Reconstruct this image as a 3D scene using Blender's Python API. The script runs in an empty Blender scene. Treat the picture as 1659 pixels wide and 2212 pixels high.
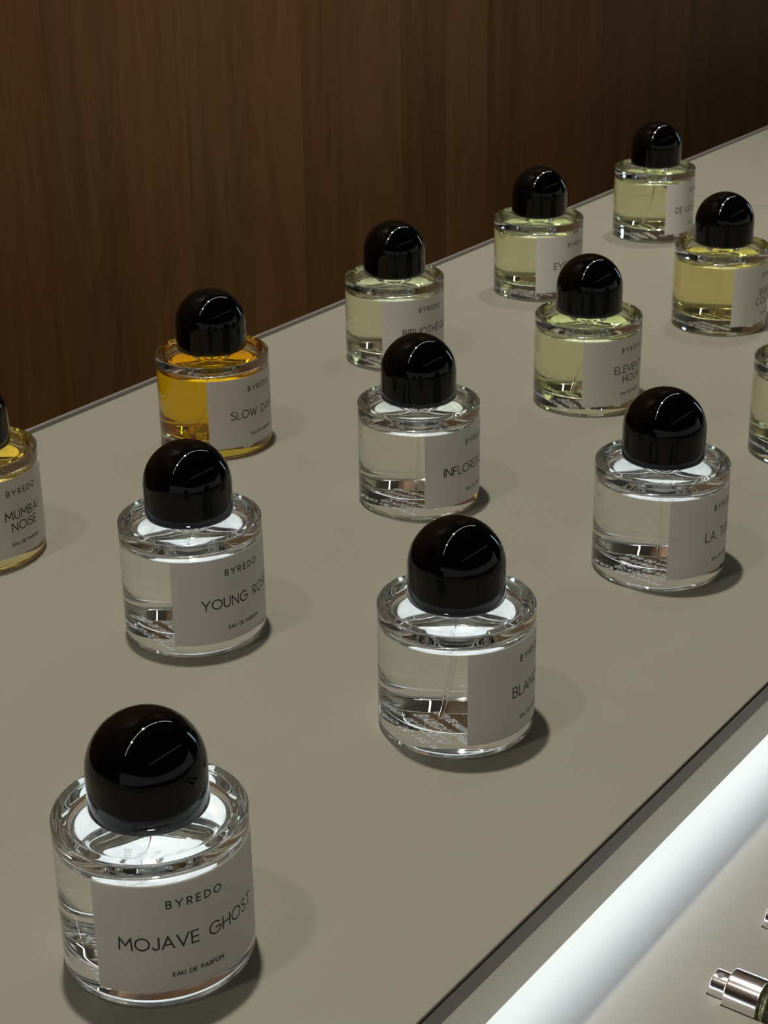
import bpy, bmesh, math, random
from mathutils import Vector, Matrix

C = bpy.context.scene.collection
S = bpy.context.scene
PI = math.pi

# ------------------------------------------------------------------ camera
PITCH, ROLL, YAW, CAMZ, FPX = 0.41794556, -0.01409671, 0.94213365, 0.41583368, 3756.118
cd = bpy.data.cameras.new('camera')
cam = bpy.data.objects.new('camera', cd); C.objects.link(cam)
fwd = Vector((math.sin(YAW)*math.cos(PITCH), math.cos(YAW)*math.cos(PITCH), -math.sin(PITCH)))
rgt = Vector((math.cos(YAW), -math.sin(YAW), 0.0))
upv = rgt.cross(fwd)
r2 = rgt*math.cos(ROLL) + upv*math.sin(ROLL)
u2 = upv*math.cos(ROLL) - rgt*math.sin(ROLL)
m = Matrix((r2, u2, -fwd)).transposed().to_4x4()
m.translation = Vector((0, 0, CAMZ))
cam.matrix_world = m
cd.sensor_fit = 'VERTICAL'; cd.sensor_height = 36.0; cd.sensor_width = 27.0
cd.lens = FPX/2212.0*36.0
cd.clip_start = 0.02; cd.clip_end = 60
cd.dof.use_dof = True; cd.dof.focus_distance = 0.78; cd.dof.aperture_fstop = 48.0
S.camera = cam

# ------------------------------------------------------------------ world, exposure
w = bpy.data.worlds.new('world'); S.world = w; w.use_nodes = True
bg = w.node_tree.nodes['Background']
bg.inputs[0].default_value = (1.0, 0.96, 0.90, 1); bg.inputs[1].default_value = 0.36
S.view_settings.view_transform = 'Standard'; S.view_settings.look = 'None'
S.view_settings.exposure = 0.0; S.view_settings.gamma = 1.0
S.view_settings.use_curve_mapping = False
cy = S.cycles
cy.use_denoising = True
cy.max_bounces = 24; cy.transmission_bounces = 20; cy.glossy_bounces = 12; cy.diffuse_bounces = 4
cy.transparent_max_bounces = 12
cy.caustics_reflective = True; cy.caustics_refractive = True
cy.blur_glossy = 0.3
cy.sample_clamp_indirect = 0.0
SPOT_E = 208.0
TRACK_Z = 2.30
LAMPS = [(0.74, 0.75, 1.0, 0.046, (0.88, 0.50, 0.0)), (-0.50, 0.72, 0.22, 0.055, (0.60, 0.45, 0.0)), (2.05, 0.76, 0.46, 0.050, (2.20, 0.95, 0.2))]
CEIL_Z = 2.42; FLOOR_Z = -0.92
BACK_Y = 0.8205

def lamp_light(name, loc, target, energy, radius, col, size=1.5, blend=0.6):
    l = bpy.data.lights.new(name, 'SPOT'); l.energy = energy; l.shadow_soft_size = radius
    l.color = col; l.spot_size = size; l.spot_blend = blend
    o = bpy.data.objects.new(name, l); C.objects.link(o)
    o.location = loc
    d = Vector(target) - Vector(loc)
    o.rotation_euler = d.to_track_quat('-Z', 'Y').to_euler()
    return o

# ------------------------------------------------------------------ materials
def newmat(name):
    mt = bpy.data.materials.new(name); mt.use_nodes = True
    nt = mt.node_tree; b = nt.nodes.get('Principled BSDF')
    return mt, nt, b
def pbsdf(name, col, rough=0.5, metal=0.0, ior=1.5, **kw):
    mt, nt, b = newmat(name)
    b.inputs['Base Color'].default_value = (*col, 1); b.inputs['Roughness'].default_value = rough
    b.inputs['Metallic'].default_value = metal; b.inputs['IOR'].default_value = ior
    for k, v in kw.items(): b.inputs[k].default_value = v
    return mt
def glassmat(name, col, ior, rough=0.0):
    mt, nt, b = newmat(name); nt.nodes.remove(b)
    g = nt.nodes.new('ShaderNodeBsdfGlass'); g.inputs['Color'].default_value = (*col, 1)
    g.inputs['IOR'].default_value = ior; g.inputs['Roughness'].default_value = rough
    nt.links.new(g.outputs[0], nt.nodes['Material Output'].inputs[0])
    return mt
def emit(name, col, st):
    mt, nt, b = newmat(name)
    b.inputs['Base Color'].default_value = (0.8, 0.8, 0.8, 1)
    b.inputs['Emission Color'].default_value = (*col, 1); b.inputs['Emission Strength'].default_value = st
    return mt

def mat_counter(name, col):
    mt, nt, b = newmat(name)
    tc = nt.nodes.new('ShaderNodeTexCoord')
    n = nt.nodes.new('ShaderNodeTexNoise'); n.inputs['Scale'].default_value = 9.0; n.inputs['Detail'].default_value = 5
    nt.links.new(tc.outputs['Object'], n.inputs['Vector'])
    mx = nt.nodes.new('ShaderNodeMix'); mx.data_type = 'RGBA'
    mx.inputs[6].default_value = (*[c*0.97 for c in col], 1); mx.inputs[7].default_value = (*[min(1, c*1.03) for c in col], 1)
    nt.links.new(n.outputs['Fac'], mx.inputs[0]); nt.links.new(mx.outputs[2], b.inputs['Base Color'])
    n2 = nt.nodes.new('ShaderNodeTexNoise'); n2.inputs['Scale'].default_value = 900.0
    nt.links.new(tc.outputs['Object'], n2.inputs['Vector'])
    bp = nt.nodes.new('ShaderNodeBump'); bp.inputs['Strength'].default_value = 0.03; bp.inputs['Distance'].default_value = 0.0004
    nt.links.new(n2.outputs['Fac'], bp.inputs['Height']); nt.links.new(bp.outputs[0], b.inputs['Normal'])
    b.inputs['Roughness'].default_value = 0.55; b.inputs['IOR'].default_value = 1.35
    return mt

def mat_wood():
    mt, nt, b = newmat('walnut_panelling')
    N = nt.nodes.new; L = nt.links.new
    tc = N('ShaderNodeTexCoord')
    sep = N('ShaderNodeSeparateXYZ'); L(tc.outputs['Object'], sep.inputs[0])
    def math_(op, a=None, bb=None, va=0, vb=0):
        k = N('ShaderNodeMath'); k.operation = op
        k.inputs[0].default_value = va; k.inputs[1].default_value = vb
        if a: L(a, k.inputs[0])
        if bb: L(bb, k.inputs[1])
        return k.outputs[0]
    W = 0.088
    u = math_('DIVIDE', sep.outputs['X'], None, 0, W)
    fl = math_('FLOOR', u)
    fr = math_('FRACT', u)
    wn = N('ShaderNodeTexWhiteNoise'); wn.noise_dimensions = '1D'; L(fl, wn.inputs['W'])
    # stretched grain, shifted per plank
    off = N('ShaderNodeCombineXYZ'); L(math_('MULTIPLY', wn.outputs['Value'], None, 0, 13.0), off.inputs[2])
    add = N('ShaderNodeVectorMath'); add.operation = 'ADD'; L(tc.outputs['Object'], add.inputs[0]); L(off.outputs[0], add.inputs[1])
    mp = N('ShaderNodeMapping'); mp.inputs['Scale'].default_value = (1.0, 1.0, 0.045); L(add.outputs[0], mp.inputs[0])
    g1 = N('ShaderNodeTexNoise'); g1.inputs['Scale'].default_value = 42; g1.inputs['Detail'].default_value = 6; g1.inputs['Roughness'].default_value = 0.6
    L(mp.outputs[0], g1.inputs['Vector'])
    mp2 = N('ShaderNodeMapping'); mp2.inputs['Scale'].default_value = (1.0, 1.0, 0.12); L(add.outputs[0], mp2.inputs[0])
    g2 = N('ShaderNodeTexNoise'); g2.inputs['Scale'].default_value = 14; g2.inputs['Detail'].default_value = 3; g2.inputs['Distortion'].default_value = 1.2
    L(mp2.outputs[0], g2.inputs['Vector'])
    rings = math_('FRACT', math_('MULTIPLY', g2.outputs['Fac'], None, 0, 7.0))
    ringl = math_('SMOOTH_MIN', rings, None, 0, 0.5)
    tone = math_('ADD', math_('MULTIPLY', g1.outputs['Fac'], None, 0, 0.50), math_('MULTIPLY', rings, None, 0, 0.12))
    tone = math_('ADD', tone, math_('MULTIPLY', wn.outputs['Value'], None, 0, 0.17))
    cr = N('ShaderNodeValToRGB'); L(tone, cr.inputs[0])
    cr.color_ramp.elements[0].position = 0.15; cr.color_ramp.elements[0].color = (*WOOD_DARK, 1)
    cr.color_ramp.elements[1].position = 0.85; cr.color_ramp.elements[1].color = (*WOOD_LIGHT, 1)
    hs = N('ShaderNodeMix'); hs.data_type = 'RGBA'
    wn2 = N('ShaderNodeTexWhiteNoise'); wn2.noise_dimensions = '1D'; L(math_('ADD', fl, None, 0, 37.3), wn2.inputs['W'])
    L(math_('MULTIPLY', wn2.outputs['Value'], None, 0, 0.6), hs.inputs[0])
    L(cr.outputs[0], hs.inputs[6])
    hs2 = N('ShaderNodeMix'); hs2.data_type = 'RGBA'; hs2.blend_type = 'MULTIPLY'; hs2.inputs[0].default_value = 1
    L(cr.outputs[0], hs2.inputs[6]); hs2.inputs[7].default_value = (1.02, 0.80, 0.68, 1)
    L(hs2.outputs[2], hs.inputs[7])
    edge = math_('MINIMUM', fr, math_('SUBTRACT', None, fr, 1.0, 0))
    em = N('ShaderNodeMapRange'); L(edge, em.inputs[0]); em.inputs[1].default_value = 0.0; em.inputs[2].default_value = 0.018
    em.inputs[3].default_value = 0.88; em.inputs[4].default_value = 1.0
    fin = N('ShaderNodeMix'); fin.data_type = 'RGBA'; fin.blend_type = 'MULTIPLY'; fin.inputs[0].default_value = 1
    L(hs.outputs[2], fin.inputs[6]); L(em.outputs[0], fin.inputs[7])
    L(fin.outputs[2], b.inputs['Base Color'])
    b.inputs['Roughness'].default_value = 0.6; b.inputs['IOR'].default_value = 1.25
    return mt
WOOD_DARK = (0.092, 0.043, 0.013); WOOD_LIGHT = (0.245, 0.134, 0.050)

M = {}
M['counter'] = mat_counter('warm_grey_laminate', (0.194, 0.185, 0.150))
M['shelf'] = mat_counter('warm_grey_shelf', (0.194, 0.185, 0.150))
M['wood'] = mat_wood()
M['steel'] = pbsdf('brushed_steel', (0.77, 0.775, 0.74), 0.35, 1.0)
M['darksteel'] = pbsdf('polished_dark_steel', (0.19, 0.198, 0.215), 0.18, 1.0)
M['chrome'] = pbsdf('chrome', (0.86, 0.83, 0.83), 0.14, 1.0)
M['cap'] = pbsdf('black_lacquer', (0.0010, 0.0010, 0.0010), 0.03, 0.0, 1.36)
def paper_mat():
    mt, nt, b = newmat('label_paper')
    b.inputs['Base Color'].default_value = (0.92, 0.905, 0.875, 1); b.inputs['Roughness'].default_value = 0.6; b.inputs['IOR'].default_value = 1.35
    tr = nt.nodes.new('ShaderNodeBsdfTranslucent'); tr.inputs[0].default_value = (0.88, 0.86, 0.82, 1)
    mx = nt.nodes.new('ShaderNodeMixShader'); mx.inputs[0].default_value = 0.38
    nt.links.new(b.outputs[0], mx.inputs[1]); nt.links.new(tr.outputs[0], mx.inputs[2])
    nt.links.new(mx.outputs[0], nt.nodes['Material Output'].inputs[0])
    return mt
M['paper'] = paper_mat()
M['ink'] = pbsdf('black_ink', (0.012, 0.011, 0.010), 0.5)
M['print'] = pbsdf('white_print', (0.85, 0.87, 0.88), 0.5)
M['glass'] = glassmat('clear_glass', (0.985, 0.992, 0.988), 1.5)
M['air'] = glassmat('headspace', (1, 1, 1), 1/1.5)
M['tube'] = glassmat('clear_plastic', (0.97, 0.97, 0.97), 1.12)
M['pad'] = emit('assumed_pad_glow', (0.82, 0.93, 1.0), 0.72)  # assumed emitter, added for the cool glow in the bottle shoulders
M['led'] = emit('led_white', (0.78, 0.875, 1.03), 26.0)
M['strip'] = emit('linear_lamp', (1.0, 0.96, 0.9), 17.0)
M['strip_dim'] = emit('linear_lamp_dim', (1.0, 0.96, 0.9), 3.0)
M['hole'] = pbsdf('grey_spray_hole', (0.13, 0.125, 0.14), 0.6, 0.0)
M['black'] = pbsdf('matt_black', (0.01, 0.01, 0.01), 0.6)
M['dark'] = pbsdf('dark_plaster', (0.02, 0.02, 0.02), 0.9)
M['floor'] = pbsdf('dark_stone', (0.05, 0.045, 0.04), 0.5)
M['pane'] = emit('window_daylight', (0.55, 0.8, 1.0), 3.5)
M['cabinet'] = pbsdf('cabinet_lacquer', (0.30, 0.265, 0.21), 0.5)
M['trim'] = pbsdf('grey_metal_trim', (0.30, 0.29, 0.28), 0.4, 0.6)
TINT = {
 'clear': (0.99, 0.995, 0.99), 'faint': (0.985, 0.985, 0.95), 'pale': (0.98, 0.975, 0.84),
 'lime': (0.97, 0.98, 0.79), 'straw': (0.98, 0.94, 0.62), 'amber': (1.0, 0.805, 0.10), 'gold': (1.0, 0.90, 0.52)}
for k, c in TINT.items(): M['liq_'+k] = glassmat('perfume_'+k, c, 1.36/1.5); M['top_'+k] = glassmat('perfume_surface_'+k, c, 1.36)

# ------------------------------------------------------------------ mesh helpers
def obj(name, bm, mat, parent=None, smooth=False):
    me = bpy.data.meshes.new(name); bm.to_mesh(me); bm.free()
    if smooth:
        for p in me.polygons: p.use_smooth = True
    me.materials.append(mat)
    o = bpy.data.objects.new(name, me); C.objects.link(o)
    if parent: o.parent = parent
    return o
def thing(name, label, cat, loc=(0, 0, 0), rotz=0, group=None):
    o = bpy.data.objects.new(name, None); C.objects.link(o); o.empty_display_size = 0.02
    o.location = loc; o.rotation_euler = (0, 0, rotz); o['label'] = label; o['category'] = cat
    if group: o['group'] = group
    return o
def struct(name, bm, mat, parent=None):
    o = obj(name, bm, mat, parent)
    if parent is None: o['kind'] = 'structure'
    return o
def box_bm(x0, x1, y0, y1, z0, z1, bev=0.0, seg=2, bm=None):
    b2 = bm or bmesh.new()
    r = bmesh.ops.create_cube(b2, size=1.0)
    for v in r['verts']:
        v.co = Vector(((x0+x1)/2 + v.co.x*(x1-x0), (y0+y1)/2 + v.co.y*(y1-y0), (z0+z1)/2 + v.co.z*(z1-z0)))
    if bev > 0:
        bmesh.ops.bevel(b2, geom=list({e for v in r['verts'] for e in v.link_edges}), offset=bev, segments=seg, affect='EDGES', profile=0.5)
    return b2
def arc(cx, cz, r, a0, a1, n):
    return [(cx + r*math.cos(math.radians(a0 + (a1-a0)*i/n)), cz + r*math.sin(math.radians(a0 + (a1-a0)*i/n))) for i in range(n+1)]
def support(prof, d=0.00025):
    out = [prof[0]]
    for a, b in zip(prof[:-1], prof[1:]):
        L = math.hypot(b[0]-a[0], b[1]-a[1])
        if L > max(4*d, 0.0028):
            t = d/L
            out.append((a[0]+(b[0]-a[0])*t, a[1]+(b[1]-a[1])*t)); out.append((b[0]-(b[0]-a[0])*t, b[1]-(b[1]-a[1])*t))
        out.append(b)
    return out
def lathe_bm(prof, seg=96, axis='Z', bm=None):
    """revolve (r, z); the profile runs so that normals point outward: bottom centre -> side -> top centre"""
    b2 = bm or bmesh.new(); rings = []
    for r, z in prof:
        if r < 1e-7: rings.append([b2.verts.new((0, 0, z))])
        else: rings.append([b2.verts.new((r*math.cos(2*PI*i/seg), r*math.sin(2*PI*i/seg), z)) for i in range(seg)])
    for A, B in zip(rings[:-1], rings[1:]):
        for i in range(seg):
            j = (i+1) % seg
            if len(A) == 1 and len(B) == 1: continue
            if len(A) == 1: b2.faces.new((A[0], B[j], B[i]))
            elif len(B) == 1: b2.faces.new((A[i], A[j], B[0]))
            else: b2.faces.new((A[i], A[j], B[j], B[i]))
    if axis == '-Y':   # local +z of the profile points to world -Y
        bmesh.ops.rotate(b2, verts=b2.verts, cent=(0, 0, 0), matrix=Matrix.Rotation(PI/2, 3, 'X'))
    return b2

# ------------------------------------------------------------------ stroke lettering
def A_(cx, cy, rx, ry, a0, a1, n=20):
    return [(cx + rx*math.cos(math.radians(a0+(a1-a0)*i/n)), cy + ry*math.sin(math.radians(a0+(a1-a0)*i/n))) for i in range(n+1)]
G = {
 'B': (.56, [[(0,0),(0,1)], [(0,1),(.28,1)]+A_(.28,.76,.24,.24,90,-90,12)+[(0,.52)], [(0,.52),(.30,.52)]+A_(.30,.26,.26,.26,90,-90,12)+[(0,0)]]),
 'Y': (.80, [[(0,1),(.40,.45)], [(.80,1),(.40,.45),(.40,0)]]),
 'R': (.58, [[(0,0),(0,1)], [(0,1),(.28,1)]+A_(.28,.73,.27,.27,90,-90,12)+[(0,.46)], [(.24,.46),(.58,0)]]),
 'E': (.50, [[(.50,1),(0,1),(0,0),(.50,0)], [(0,.5),(.46,.5)]]),
 'D': (.76, [[(0,0),(0,1),(.26,1)]+A_(.26,.5,.5,.5,90,-90,20)+[(0,0)]]),
 'O': (1.0, [A_(.5,.5,.5,.5,0,360,36)]),
 'Q': (1.0, [A_(.5,.5,.5,.5,0,360,36), [(.62,.30),(.98,-.02)]]),
 'M': (.94, [[(0,0),(.06,1),(.47,.36),(.88,1),(.94,0)]]),
 'J': (.44, [[(.44,1),(.44,.26)]+A_(.22,.24,.22,.24,0,-170,12)]),
 'A': (.84, [[(0,0),(.42,1),(.84,0)], [(.15,.34),(.69,.34)]]),
 'V': (.84, [[(0,1),(.42,0),(.84,1)]]),
 'G': (.96, [A_(.5,.5,.5,.5,48,360,30), [(1.0,.5),(.56,.5)]]),
 'H': (.70, [[(0,0),(0,1)], [(.70,0),(.70,1)], [(0,.5),(.70,.5)]]),
 'S': (.54, [A_(.27,.76,.22,.24,40,270,14)+A_(.27,.27,.26,.27,90,-145,14)[1:]]),
 'T': (.60, [[(0,1),(.60,1)], [(.30,1),(.30,0)]]),
 'U': (.68, [[(0,1),(0,.34)]+A_(.34,.34,.34,.34,180,360,16)+[(.68,1)]]),
 'P': (.54, [[(0,0),(0,1),(.27,1)]+A_(.27,.74,.26,.26,90,-90,12)+[(0,.48)]]),
 'N': (.74, [[(0,0),(0,1),(.74,0),(.74,1)]]),
 'F': (.48, [[(.48,1),(0,1),(0,0)], [(0,.5),(.44,.5)]]),
 'L': (.46, [[(0,1),(0,0),(.46,0)]]),
 'I': (.02, [[(.01,0),(.01,1)]]),
 'C': (.86, [A_(.5,.5,.5,.5,48,312,26)]),
 'È': (.50, [[(.50,1),(0,1),(0,0),(.50,0)], [(0,.5),(.46,.5)], [(.14,1.30),(.32,1.12)]]),
 '1': (.22, [[(0,.82),(.22,1),(.22,0)]]),
 '0': (.66, [A_(.33,.5,.33,.5,0,360,30)]),
 'W': (1.12, [[(0,1),(.28,0),(.56,.86),(.84,0),(1.12,1)]]),
 ' ': (.46, []),
}
def text_strokes(txt, h, gap):
    x = 0; out = []
    for i, ch in enumerate(txt):
        wd, st = G[ch]
        for s in st: out.append([((x+px)*h, py*h) for px, py in s])
        x += wd + (gap if i < len(txt)-1 else 0)
    wtot = x*h
    return [[(px-wtot/2, py) for px, py in s] for s in out], wtot
def ribbon(bm, pts, wd, mapf):
    """a stroke of constant width with square joins, laid on a surface by mapf(u, v)"""
    # densify
    P = [pts[0]]
    for a, b in zip(pts[:-1], pts[1:]):
        n = max(1, int(math.hypot(b[0]-a[0], b[1]-a[1])/0.0006))
        for k in range(1, n+1): P.append((a[0]+(b[0]-a[0])*k/n, a[1]+(b[1]-a[1])*k/n))
    closed = math.hypot(P[0][0]-P[-1][0], P[0][1]-P[-1][1]) < 1e-7
    n = len(P); L = []; hw = wd/2
    for i in range(n):
        if closed: a, b, c = P[(i-1) % (n-1)], P[i], P[(i+1) % (n-1)]
        else: a, b, c = P[max(i-1, 0)], P[i], P[min(i+1, n-1)]
        def nr(p, q):
            d = math.hypot(q[0]-p[0], q[1]-p[1])
            return ((q[0]-p[0])/d, (q[1]-p[1])/d) if d > 1e-9 else None
        t1, t2 = nr(a, b), nr(b, c)
        t1 = t1 or t2; t2 = t2 or t1
        nx, ny = -(t1[1]+t2[1]), t1[0]+t2[0]
        l = math.hypot(nx, ny)
        if l < 0.3: nx, ny, k = -t2[1], t2[0], 1.0
        else:
            nx, ny = nx/l, ny/l
            k = min(2.2, 1.0/max(0.3, nx*(-t1[1]) + ny*t1[0]))
        ex = 0.0
        bx, by = b
        if not closed and i == 0: bx, by = b[0]-t2[0]*hw*0.9, b[1]-t2[1]*hw*0.9
        if not closed and i == n-1: bx, by = b[0]+t1[0]*hw*0.9, b[1]+t1[1]*hw*0.9
        L.append((bm.verts.new(mapf(bx+nx*hw*k, by+ny*hw*k)), bm.verts.new(mapf(bx-nx*hw*k, by-ny*hw*k))))
    for A, B in zip(L[:-1], L[1:]):
        try: bm.faces.new((A[0], A[1], B[1], B[0]))
        except ValueError: pass
def cyl_map(R, th0, z0):
    return lambda u, v: (R*math.cos(th0+u/R), R*math.sin(th0+u/R), z0+v)

# ------------------------------------------------------------------ the room
struct('floor', box_bm(-9, 9.2, -14, 1.2, FLOOR_Z-0.05, FLOOR_Z), M['floor'])
struct('ceiling', box_bm(-9, 9.2, -14, 1.2, CEIL_Z, CEIL_Z+0.05), M['dark'])
WALL_Y = 1.12
struct('wall_back', box_bm(-9, 9.2, WALL_Y, WALL_Y+0.06, FLOOR_Z, CEIL_Z), M['wood'])
struct('wall_right', box_bm(9.0, 9.1, -6, WALL_Y, FLOOR_Z, CEIL_Z), M['dark'])
wf = bmesh.new()
for a in ((0.50, 0.56), (1.24, 1.30)): box_bm(8.95, 9.0, BACK_Y-0.6-a[1], BACK_Y-0.6-a[0]+0.0, -0.1, 2.05, bm=wf)
wn_ = struct('window_1', wf, M['black'])
struct('pane', box_bm(8.97, 8.99, BACK_Y-0.6-1.24, BACK_Y-0.6-0.56, -0.1, 2.05), M['pane'], wn_)

# ------------------------------------------------------------------ the counter
FY = 0.2795; EDGE = 0.0097; DROP = 0.0315; SHELF_Z = -0.0641
X0, XS, X1 = -0.35, 1.5555, 4.2
ct = thing('display_counter', 'long warm grey counter carrying all the domed bottles, in front of the wood wall', 'counter', (0, 0, 0))
def slab(x0, x1):
    b = bmesh.new(); y0, y1, z0 = FY, BACK_Y-0.0022, -EDGE
    box_bm(x0, x1, y0+0.0012, y1, z0, 0.0, 0.0006, 2, b); return b
obj('counter_top', slab(X0, XS-0.0008), M['counter'], ct)
obj('counter_top', slab(XS+0.0008, X1), M['counter'], ct)
# edge trim: a polished steel strip along the front edge
obj('edge_trim', box_bm(X0, X1, FY, FY+0.0012, -EDGE, -0.0003, 0.0003, 1), M['darksteel'], ct)['label'] = 'dark polished steel edge strip'
obj('fascia', box_bm(X0, X1, FY+0.0004, FY+0.0022, -DROP, -EDGE, 0.0004, 1), M['steel'], ct)['label'] = 'brushed steel front fascia'
obj('cabinet', box_bm(X0, X1, FY+0.030, BACK_Y-0.002, FLOOR_Z, -EDGE), M['cabinet'], ct)
obj('back_trim', box_bm(X0, X1, BACK_Y-0.0022, BACK_Y+0.0006, -EDGE, 0.0030, 0.0005, 1), M['trim'], ct)['label'] = 'thin grey trim along the back edge'

# ------------------------------------------------------------------ the lower shelf
PY = FY+0.0285; PT = 0.0014
obj('led_strip', box_bm(X0, X1, FY+0.0135, FY+0.0235, SHELF_Z+PT+0.0272, SHELF_Z+PT+0.0280), M['led'], ct)['label'] = 'cool white light strip under the front lip'
hb = bmesh.new(); hz = SHELF_Z+PT
box_bm(X0, X1, FY+0.0120, FY+0.0135, hz+0.0266, -EDGE-0.0002, bm=hb); box_bm(X0, X1, FY+0.0235, FY+0.0250, hz+0.0266, hz+0.0300, bm=hb); box_bm(X0, X1, FY+0.0120, FY+0.0250, hz+0.0280, hz+0.0300, bm=hb)
obj('led_shield', hb, M['trim'], ct)  # unseen channel, added to keep the strip's sides from showing in the chrome
sh = thing('tester_shelf', 'lower warm grey shelf with recessed slots, lit by the strip below the counter edge', 'shelf', (0, 0, 0))
obj('shelf_board', box_bm(X0, X1, -0.35, FY+0.0295, SHELF_Z-0.03, SHELF_Z-0.0096), M['shelf'], sh)
TX = [0.5523, 0.6066]            # axes of the two spray vials
SW = [(0.2346, 0.2266, 0.0070), (0.2266, -0.10, 0.0102)]   # slot: y from, y to, half width
def panel():
    """the raised panel with a stepped slot cut for each vial"""
    b = bmesh.new(); z1 = SHELF_Z+PT; z0 = SHELF_Z-0.0096; deep = SHELF_Z-0.0095
    ys = [PY, SW[0][0], SW[0][1], SW[1][1], -0.33]
    bevel = 0.0010
    def quad(p): b.faces.new([b.verts.new(q) for q in p])
    def flat(xa, xb, ya, yb, z): quad([(xa, yb, z), (xb, yb, z), (xb, ya, z), (xa, ya, z)])
    # front roll-over towards the light
    pr = arc(PY-bevel, z1-bevel, bevel, 90, 0, 6)
    pr = [(y, z) for y, z in pr] + [(PY, z0)]
    for (ya, za), (yb, zb) in zip(pr[:-1], pr[1:]): quad([(X0, ya, za), (X1, ya, za), (X1, yb, zb), (X0, yb, zb)])
    flat(X0, X1, PY-bevel, ys[1], z1)
    for k in (0, 1):
        ya, yb, hw = SW[k]
        xs = X0
        for tx in TX:
            flat(xs, tx-hw, ya, yb, z1); xs = tx+hw
            quad([(tx-hw, ya, z1), (tx-hw, yb, z1), (tx-hw, yb, deep), (tx-hw, ya, deep)])
            quad([(tx+hw, yb, z1), (tx+hw, ya, z1), (tx+hw, ya, deep), (tx+hw, yb, deep)])
            flat(tx-hw, tx+hw, ya, yb, deep)
            if k == 0: quad([(tx-hw, ya, z1), (tx-hw, ya, deep), (tx+hw, ya, deep), (tx+hw, ya, z1)])
            else:
                h0 = SW[0][2]
                for xa, xb in ((tx-hw, tx-h0), (tx+h0, tx+hw)):
                    quad([(xa, ya, z1), (xa, ya, deep), (xb, ya, deep), (xb, ya, z1)])
                quad([(tx-hw, yb, deep), (tx-hw, yb, z1), (tx+hw, yb, z1), (tx+hw, yb, deep)])
        flat(xs, X1, ya, yb, z1)
    flat(X0, X1, ys[3], ys[4], z1)
    bmesh.ops.remove_doubles(b, verts=b.verts, dist=1e-6)
    return b
obj('slotted_panel', panel(), M['shelf'], sh)

# ------------------------------------------------------------------ spray vials lying in the slots
def vial(x, label):
    z = SHELF_Z+PT+0.0012
    t = thing('spray_vial', label, 'perfume vial', (x, 0.2340, z), 0, 'chrome spray vials in the shelf slots')
    def turn(name, prof, mat, par):
        return obj(name, lathe_bm(prof, 96, '-Y'), mat, par, True)
    n = turn('nozzle', support([(0, 0.0001), (0.0058, 0.0)] + arc(0.0062, 0.0006, 0.0006, -90, 0, 6) + [(0.0068, 0.0085), (0, 0.0085)], 0.0002), M['chrome'], t)
    b = bmesh.new(); bmesh.ops.create_circle(b, cap_ends=True, cap_tris=True, segments=28, radius=0.0014)
    for v in b.verts:
        a = v.co.x/0.00684 - 0.25; v.co = Vector((0.00692*math.sin(a), -0.0032+v.co.y, 0.00692*math.cos(a)))
    h = obj('spray_hole', b, M['hole'], n); h['label'] = 'grey round spray hole'
    turn('collar', support([(0, 0.0076), (0.0088, 0.0075)] + arc(0.0092, 0.0082, 0.0007, -90, 0, 6) + arc(0.0095, 0.0222, 0.0004, 0, 90, 4) + [(0, 0.0226)], 0.0002), M['chrome'], t)
    g = turn('glass_tube', support([(0, 0.0228), (0.0075, 0.0228)] + arc(0.0075, 0.0243, 0.0015, -90, 0, 8)[1:] + [(0.0094, 0.0262), (0.0094, 0.088)] + arc(0.0084, 0.088, 0.0010, 0, 90, 5) + [(0, 0.089)], 0.0003), M['glass'], t)
    turn('perfume', support([(0, 0.0275), (0.0074, 0.0275), (0.0080, 0.0282), (0.0080, 0.0860), (0.0074, 0.0866), (0, 0.0866)], 0.0003), M['liq_lime'], g)
    return t
vial(TX[0], 'chrome topped spray vial showing its whole nozzle and collar, bottom right corner')
vial(TX[1], 'chrome topped spray vial farther along the shelf, only its nozzle tip in view')

# ------------------------------------------------------------------ the domed bottles
R = 0.036; CR = 0.02215; CB = 0.06425; CT = 0.10217; RIM = 0.0621
TH = 0.0115; WALL = 0.0031                     # thick glass foot, wall
def glass_prof():
    p = [(0, 0.0010), (0.0285, 0.0010)] + arc(0.0285, 0.0004, 0.0006, 90, 40, 4)[1:] + [(0.0302, 0.0001)]
    p += arc(0.0330, 0.0030, 0.0030, -90, 0, 14)
    p += [(R, RIM-0.0011)] + arc(R-0.0011, RIM-0.0011, 0.0011, 0, 90, 10)[1:]
    p += [(0.0322, RIM)] + arc(0.0320, RIM-0.0006, 0.0006, 90, 130, 5)
    r1, z1 = p[-1]
    for k in range(1, 33):
        t = 1-k/32; p.append((0.0128+(r1-0.0128)*t, 0.0589+(z1-0.0589)*t**5))
    p += arc(0.0128, 0.0609, 0.0020, -90, -180, 8)[1:]
    p += [(0.0108, 0.0680)] + arc(0.0098, 0.0680, 0.0010, 0, 90, 4)[1:] + [(0, 0.0690)]
    return support(p)
SHO = 0.0555                                   # underside of the shoulder
LEVEL = 0.0526                                 # liquid level
RI = R-WALL
def liquid_prof():
    p = [(0, TH+0.0006), (0.020, TH+0.0002)] + arc(RI-0.0045, TH+0.0045, 0.0045, -90, 0, 16)
    p += [(RI, LEVEL)]
    return support(p)
def surface_prof():     # the free surface, creeping up a little at the wall
    return support([(RI, LEVEL), (RI-0.0004, LEVEL-0.0005), (RI-0.0011, LEVEL-0.0008), (RI-0.0022, LEVEL-0.0009), (0, LEVEL-0.0009)])
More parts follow.
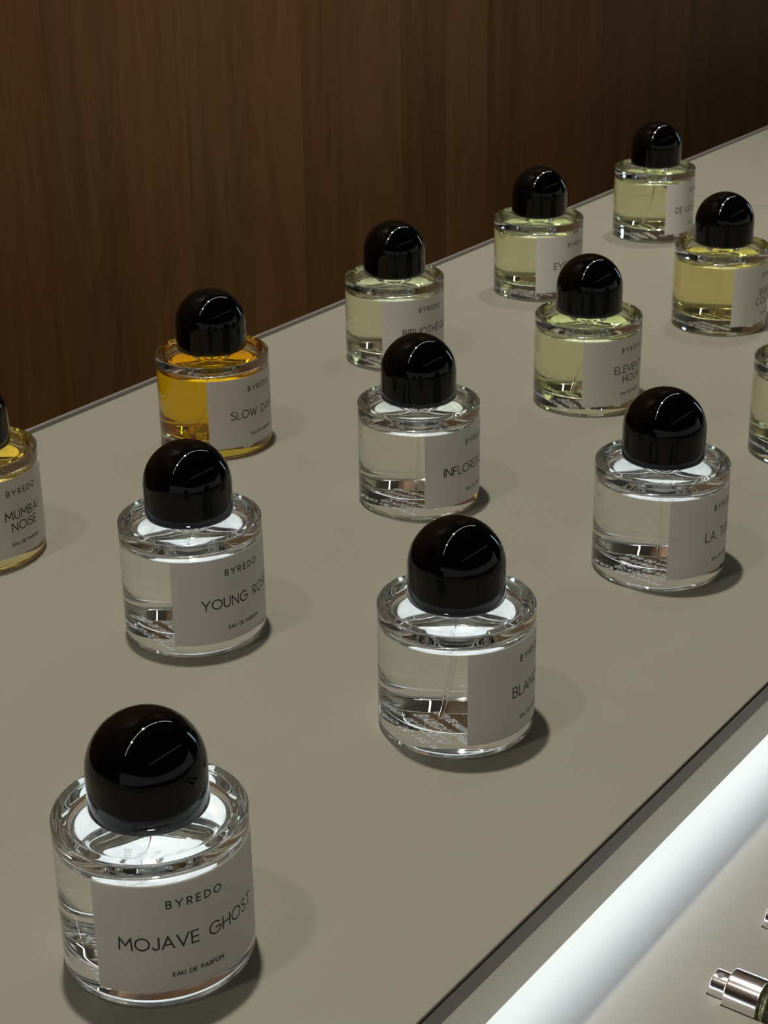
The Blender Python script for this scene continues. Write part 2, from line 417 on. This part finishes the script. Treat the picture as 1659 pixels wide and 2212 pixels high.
def air_prof():         # inside of the shoulder above the liquid, up into the neck
    p = [(RI, LEVEL)] + arc(RI-0.0018, SHO-0.0018, 0.0018, 0, 90, 12)
    r1, z1 = p[-1]
    for k in range(1, 25):
        t = k/24; p.append((r1+(0.0100-r1)*t, z1+0.0010*t*t))
    p += arc(0.0100, z1+0.0030, 0.0020, -90, -180, 6)[1:] + [(0.0080, SHO+0.0075), (0, SHO+0.0075)]
    return support(p)
def cap_prof():
    zc = CT-CR
    p = [(0.0142, CB+0.010), (0.0142, CB+0.0006), (0.0150, CB), (CR-0.0012, CB)] + arc(CR-0.0010, CB+0.0010, 0.0010, -80, 0, 5)
    p += arc(0, zc, CR, 0, 90, 72)
    p[-1] = (0, CT)
    return [(0, CB+0.010)] + support(p, 0.0003)
def label_bm(R_, th0, half, z0, z1):
    b = bmesh.new(); n = 60; t = 0.00012
    def row(r, z): return [b.verts.new((r*math.cos(th0-half+2*half*i/n), r*math.sin(th0-half+2*half*i/n), z)) for i in range(n+1)]
    o0, o1, i0, i1 = row(R_+t, z0), row(R_+t, z1), row(R_+0.00002, z0), row(R_+0.00002, z1)
    for i in range(n):
        b.faces.new((o0[i], o0[i+1], o1[i+1], o1[i])); b.faces.new((i0[i+1], i0[i], i1[i], i1[i+1]))
        b.faces.new((o1[i], o1[i+1], i1[i+1], i1[i])); b.faces.new((o0[i+1], o0[i], i0[i], i0[i+1]))
    b.faces.new((o0[0], o1[0], i1[0], i0[0])); b.faces.new((o0[n], i0[n], i1[n], o1[n]))
    return b
D2 = math.radians
bmG = lathe_bm(glass_prof(), 192)
meG = bpy.data.meshes.new('glass_body'); bmG.to_mesh(meG); bmG.free()
bmC = lathe_bm(cap_prof(), 160); meC = bpy.data.meshes.new('cap'); bmC.to_mesh(meC); bmC.free()
bmK = lathe_bm(support([(0.0113, 0.0632), (0.0120, 0.0632), (0.0120, 0.0715), (0.0113, 0.0715), (0.0113, 0.0632)]), 64)
meK = bpy.data.meshes.new('collar'); bmK.to_mesh(meK); bmK.free()
bmL = lathe_bm(liquid_prof(), 192); nside = len(bmL.faces); lathe_bm(surface_prof(), 192, bm=bmL); meLq = bpy.data.meshes.new('perfume'); bmL.to_mesh(meLq); bmL.free()
bmA = lathe_bm(air_prof(), 192); meA = bpy.data.meshes.new('headspace'); bmA.to_mesh(meA); bmA.free()
bmS = lathe_bm([(0.0288, 0.00005), (0.0288, 0.0004), (0, 0.0004)], 64); meS = bpy.data.meshes.new('assumed_pad'); bmS.to_mesh(meS); bmS.free()  # unseen glowing disc, assumed to light the shoulder from below
# moulded lettering under the foot, read from below
bmP = bmesh.new()
for txt, h, yy in (('EAU DE PARFUM', 0.0030, 0.0125), ('BYREDO', 0.0040, 0.0050), ('EAU DE PARFUM', 0.0024, -0.0010), ('100', 0.0036, -0.0085), ('BYREDO', 0.0028, -0.0160)):
    st, wt = text_strokes(txt, h, 0.3)
    for q in st: ribbon(bmP, q, 0.00048, lambda u, v: (-u, yy+v, 0.0014))
meP = bpy.data.meshes.new('base_print'); bmP.to_mesh(meP); bmP.free()
# dip tube, slightly bent
def tube_bm(pts, r, seg=10):
    b = bmesh.new(); rings = []
    for p in pts: rings.append([b.verts.new((p[0]+r*math.cos(2*PI*i/seg), p[1]+r*math.sin(2*PI*i/seg), p[2])) for i in range(seg)])
    for A, B in zip(rings[:-1], rings[1:]):
        for i in range(seg): b.faces.new((A[i], A[(i+1) % seg], B[(i+1) % seg], B[i]))
    b.faces.new(rings[0][::-1]); b.faces.new(rings[-1]); return b
tp = [(-0.012*((1-k/10)**2), 0.010*((1-k/10)**2), TH+0.0012+(SHO-0.0010-TH)*k/10) for k in range(11)]
bmT = tube_bm(tp, 0.0009); meT = bpy.data.meshes.new('dip_tube'); bmT.to_mesh(meT); bmT.free()
for me_, k in ((meG, 'glass'), (meC, 'cap'), (meK, 'chrome'), (meS, 'pad'), (meP, 'print'), (meT, 'tube'), (meA, 'air')):
    me_.materials.append(M[k])
for me_ in (meG, meC, meK, meLq, meT, meA):
    for p in me_.polygons: p.use_smooth = True
meLs = {}
def liq_mesh(k):
    if k not in meLs:
        q = meLq.copy(); q.name = 'perfume'; q.materials.append(M['liq_'+k]); q.materials.append(M['top_'+k]); meLs[k] = q
        for p in q.polygons: p.material_index = 1 if p.index >= nside else 0
    return meLs[k]
def put(name, me, parent):
    o = bpy.data.objects.new(name, me); C.objects.link(o); o.parent = parent; return o
def bottle(x, y, deg, tint, lines, label, spin=0):
    t = thing('perfume_bottle', label, 'perfume bottle', (x, y, 0), 0, 'domed perfume bottles on the counter')
    put('glass_body', meG, t)
    put('perfume', liq_mesh(tint), t); put('headspace', meA, t); put('cap', meC, t); put('collar', meK, t)
    lp = put('assumed_pad', meS, ct); lp.location = (x, y, 0); lp['label'] = 'round cool white pad under a bottle, assumed source of its glow'
    a = put('base_print', meP, t); a.rotation_euler.z = D2(spin)
    a = put('dip_tube', meT, t); a.rotation_euler.z = D2(spin)
    th = D2(deg); half = D2(60.5)
    lb = obj("paper_label", label_bm(R, th, half, 0.0076, 0.0530), M["paper"], t, False)
    lb.data.shade_flat()
    RR = R+0.00016
    rows = [('brand_lettering', [('BYREDO', 0.0030, 0.0433, 0.59)])]
    if len(lines) == 1: rows.append(('name_lettering', [(lines[0], 0.0050, 0.0264, 0.24)]))
    elif len(lines) == 2: rows.append(('name_lettering', [(lines[0], 0.0048, 0.0293, 0.27), (lines[1], 0.0048, 0.0224, 0.27)]))
    rows.append(('small_lettering', [('EAU DE PARFUM', 0.0017, 0.0140, 0.30)]))
    for nm, ls in rows:
        b = bmesh.new()
        for txt, h, z, gap in ls:
            st, wt = text_strokes(txt, h, gap)
            wd = 0.00038 if h < 0.002 else 0.00055 if h < 0.004 else 0.00066
            for q in st: ribbon(b, q, wd, cyl_map(RR, th, z))
        obj(nm, b, M['ink'], lb)
    return t
BOT = [
 (0.3814, 0.3845, -113.0, 'clear', ['MOJAVE GHOST'], 'colourless perfume bottle with black dome cap, largest and nearest, in the front left corner'),
 (0.5834, 0.3846, -78.0, 'clear', ['BLANCHE'], 'colourless perfume bottle with black dome cap, second in the front row along the counter edge'),
 (0.7845, 0.3854, -85.0, 'clear', ['LA TULIPE'], 'colourless perfume bottle third in the front row, right of the centre bottle'),
 (0.9860, 0.3855, -78.0, 'pale', [], 'pale perfume bottle cut off by the right side of the photo'),
 (0.5859, 0.5464, -94.5, 'clear', ['YOUNG ROSE'], 'colourless perfume bottle in the middle row, directly in front of the amber bottle'),
 (0.7874, 0.5463, -79.3, 'faint', ['INFLORESCENCE'], 'nearly colourless perfume bottle at the centre of the counter, its cap overlapping the bottle behind'),
 (0.9898, 0.5471, -94.6, 'lime', ['ELEVENTH', 'HOUR'], 'yellow green perfume bottle in the middle row with a two line name on its label'),
 (1.1958, 0.5472, -79.8, 'straw', ['SUNDAY', 'COLOGNE'], 'straw yellow perfume bottle far along the middle row, touching the right side of the photo'),
 (0.5880, 0.7090, -86.5, 'gold', ['MUMBAI', 'NOISE'], 'golden perfume bottle cut off by the left side of the photo'),
 (0.7899, 0.7082, -85.0, 'amber', ['SLOW DANCE'], 'deep amber perfume bottle with black dome cap near the wood wall'),
 (0.9919, 0.7090, -98.6, 'pale', ['BIBLIOTHÈQUE'], 'pale yellow perfume bottle near the wood wall, half hidden by the central bottle'),
 (1.1956, 0.7099, -91.0, 'lime', ['EYES CLOSED'], 'pale green perfume bottle near the wood wall, behind the bottle with the two line name'),
 (1.4049, 0.7139, -74.6, 'lime', ['DE LOS SANTOS'], 'smallest and farthest perfume bottle, topmost in the photo, near the wood wall'),
]
for i, (x, y, a, tint, ln, lb) in enumerate(BOT): bottle(x, y, a, tint, ln, lb, 35+(i*67) % 50)

# ------------------------------------------------------------------ ceiling tracks and lamps
def track(name, y, x0, x1, mat, label):
    t = thing(name, label, 'light track', ((x0+x1)/2, y, TRACK_Z), 0)
    xm = (x0+x1)/2
    obj('rail', box_bm(x0-xm, x1-xm, -0.025, 0.025, 0.03, CEIL_Z-TRACK_Z), M['black'], t)
    obj('diffuser', box_bm(x0-xm, x1-xm, -0.019, 0.019, 0.02, 0.03), M[mat], t)
    return t
track('light_track', 0.74, -2.05, 4.15, 'strip', 'long ceiling light track above the bottles')
track('light_track', -2.40, -2.0, 3.8, 'strip_dim', 'dimmer ceiling light track across the aisle')
for x, y, k, rad, aim in LAMPS:
    t = thing('track_spotlight', 'small round spotlight hanging from the ceiling track, %s' % ('above the front bottles' if k > 0.9 else 'at the left end' if x < 0 else 'towards the far end'), 'spotlight', (x, y, TRACK_Z))
    obj('housing', lathe_bm([(0, 0.018), (0.046, 0.018), (0.046, -0.004), (0.050, -0.004), (0.050, 0.022), (0, 0.022)], 32), M['black'], t)
    lamp_light('spot_beam', (x, y, TRACK_Z), aim, SPOT_E*k, rad, (1.0, 0.93, 0.83), 1.20, 0.7)
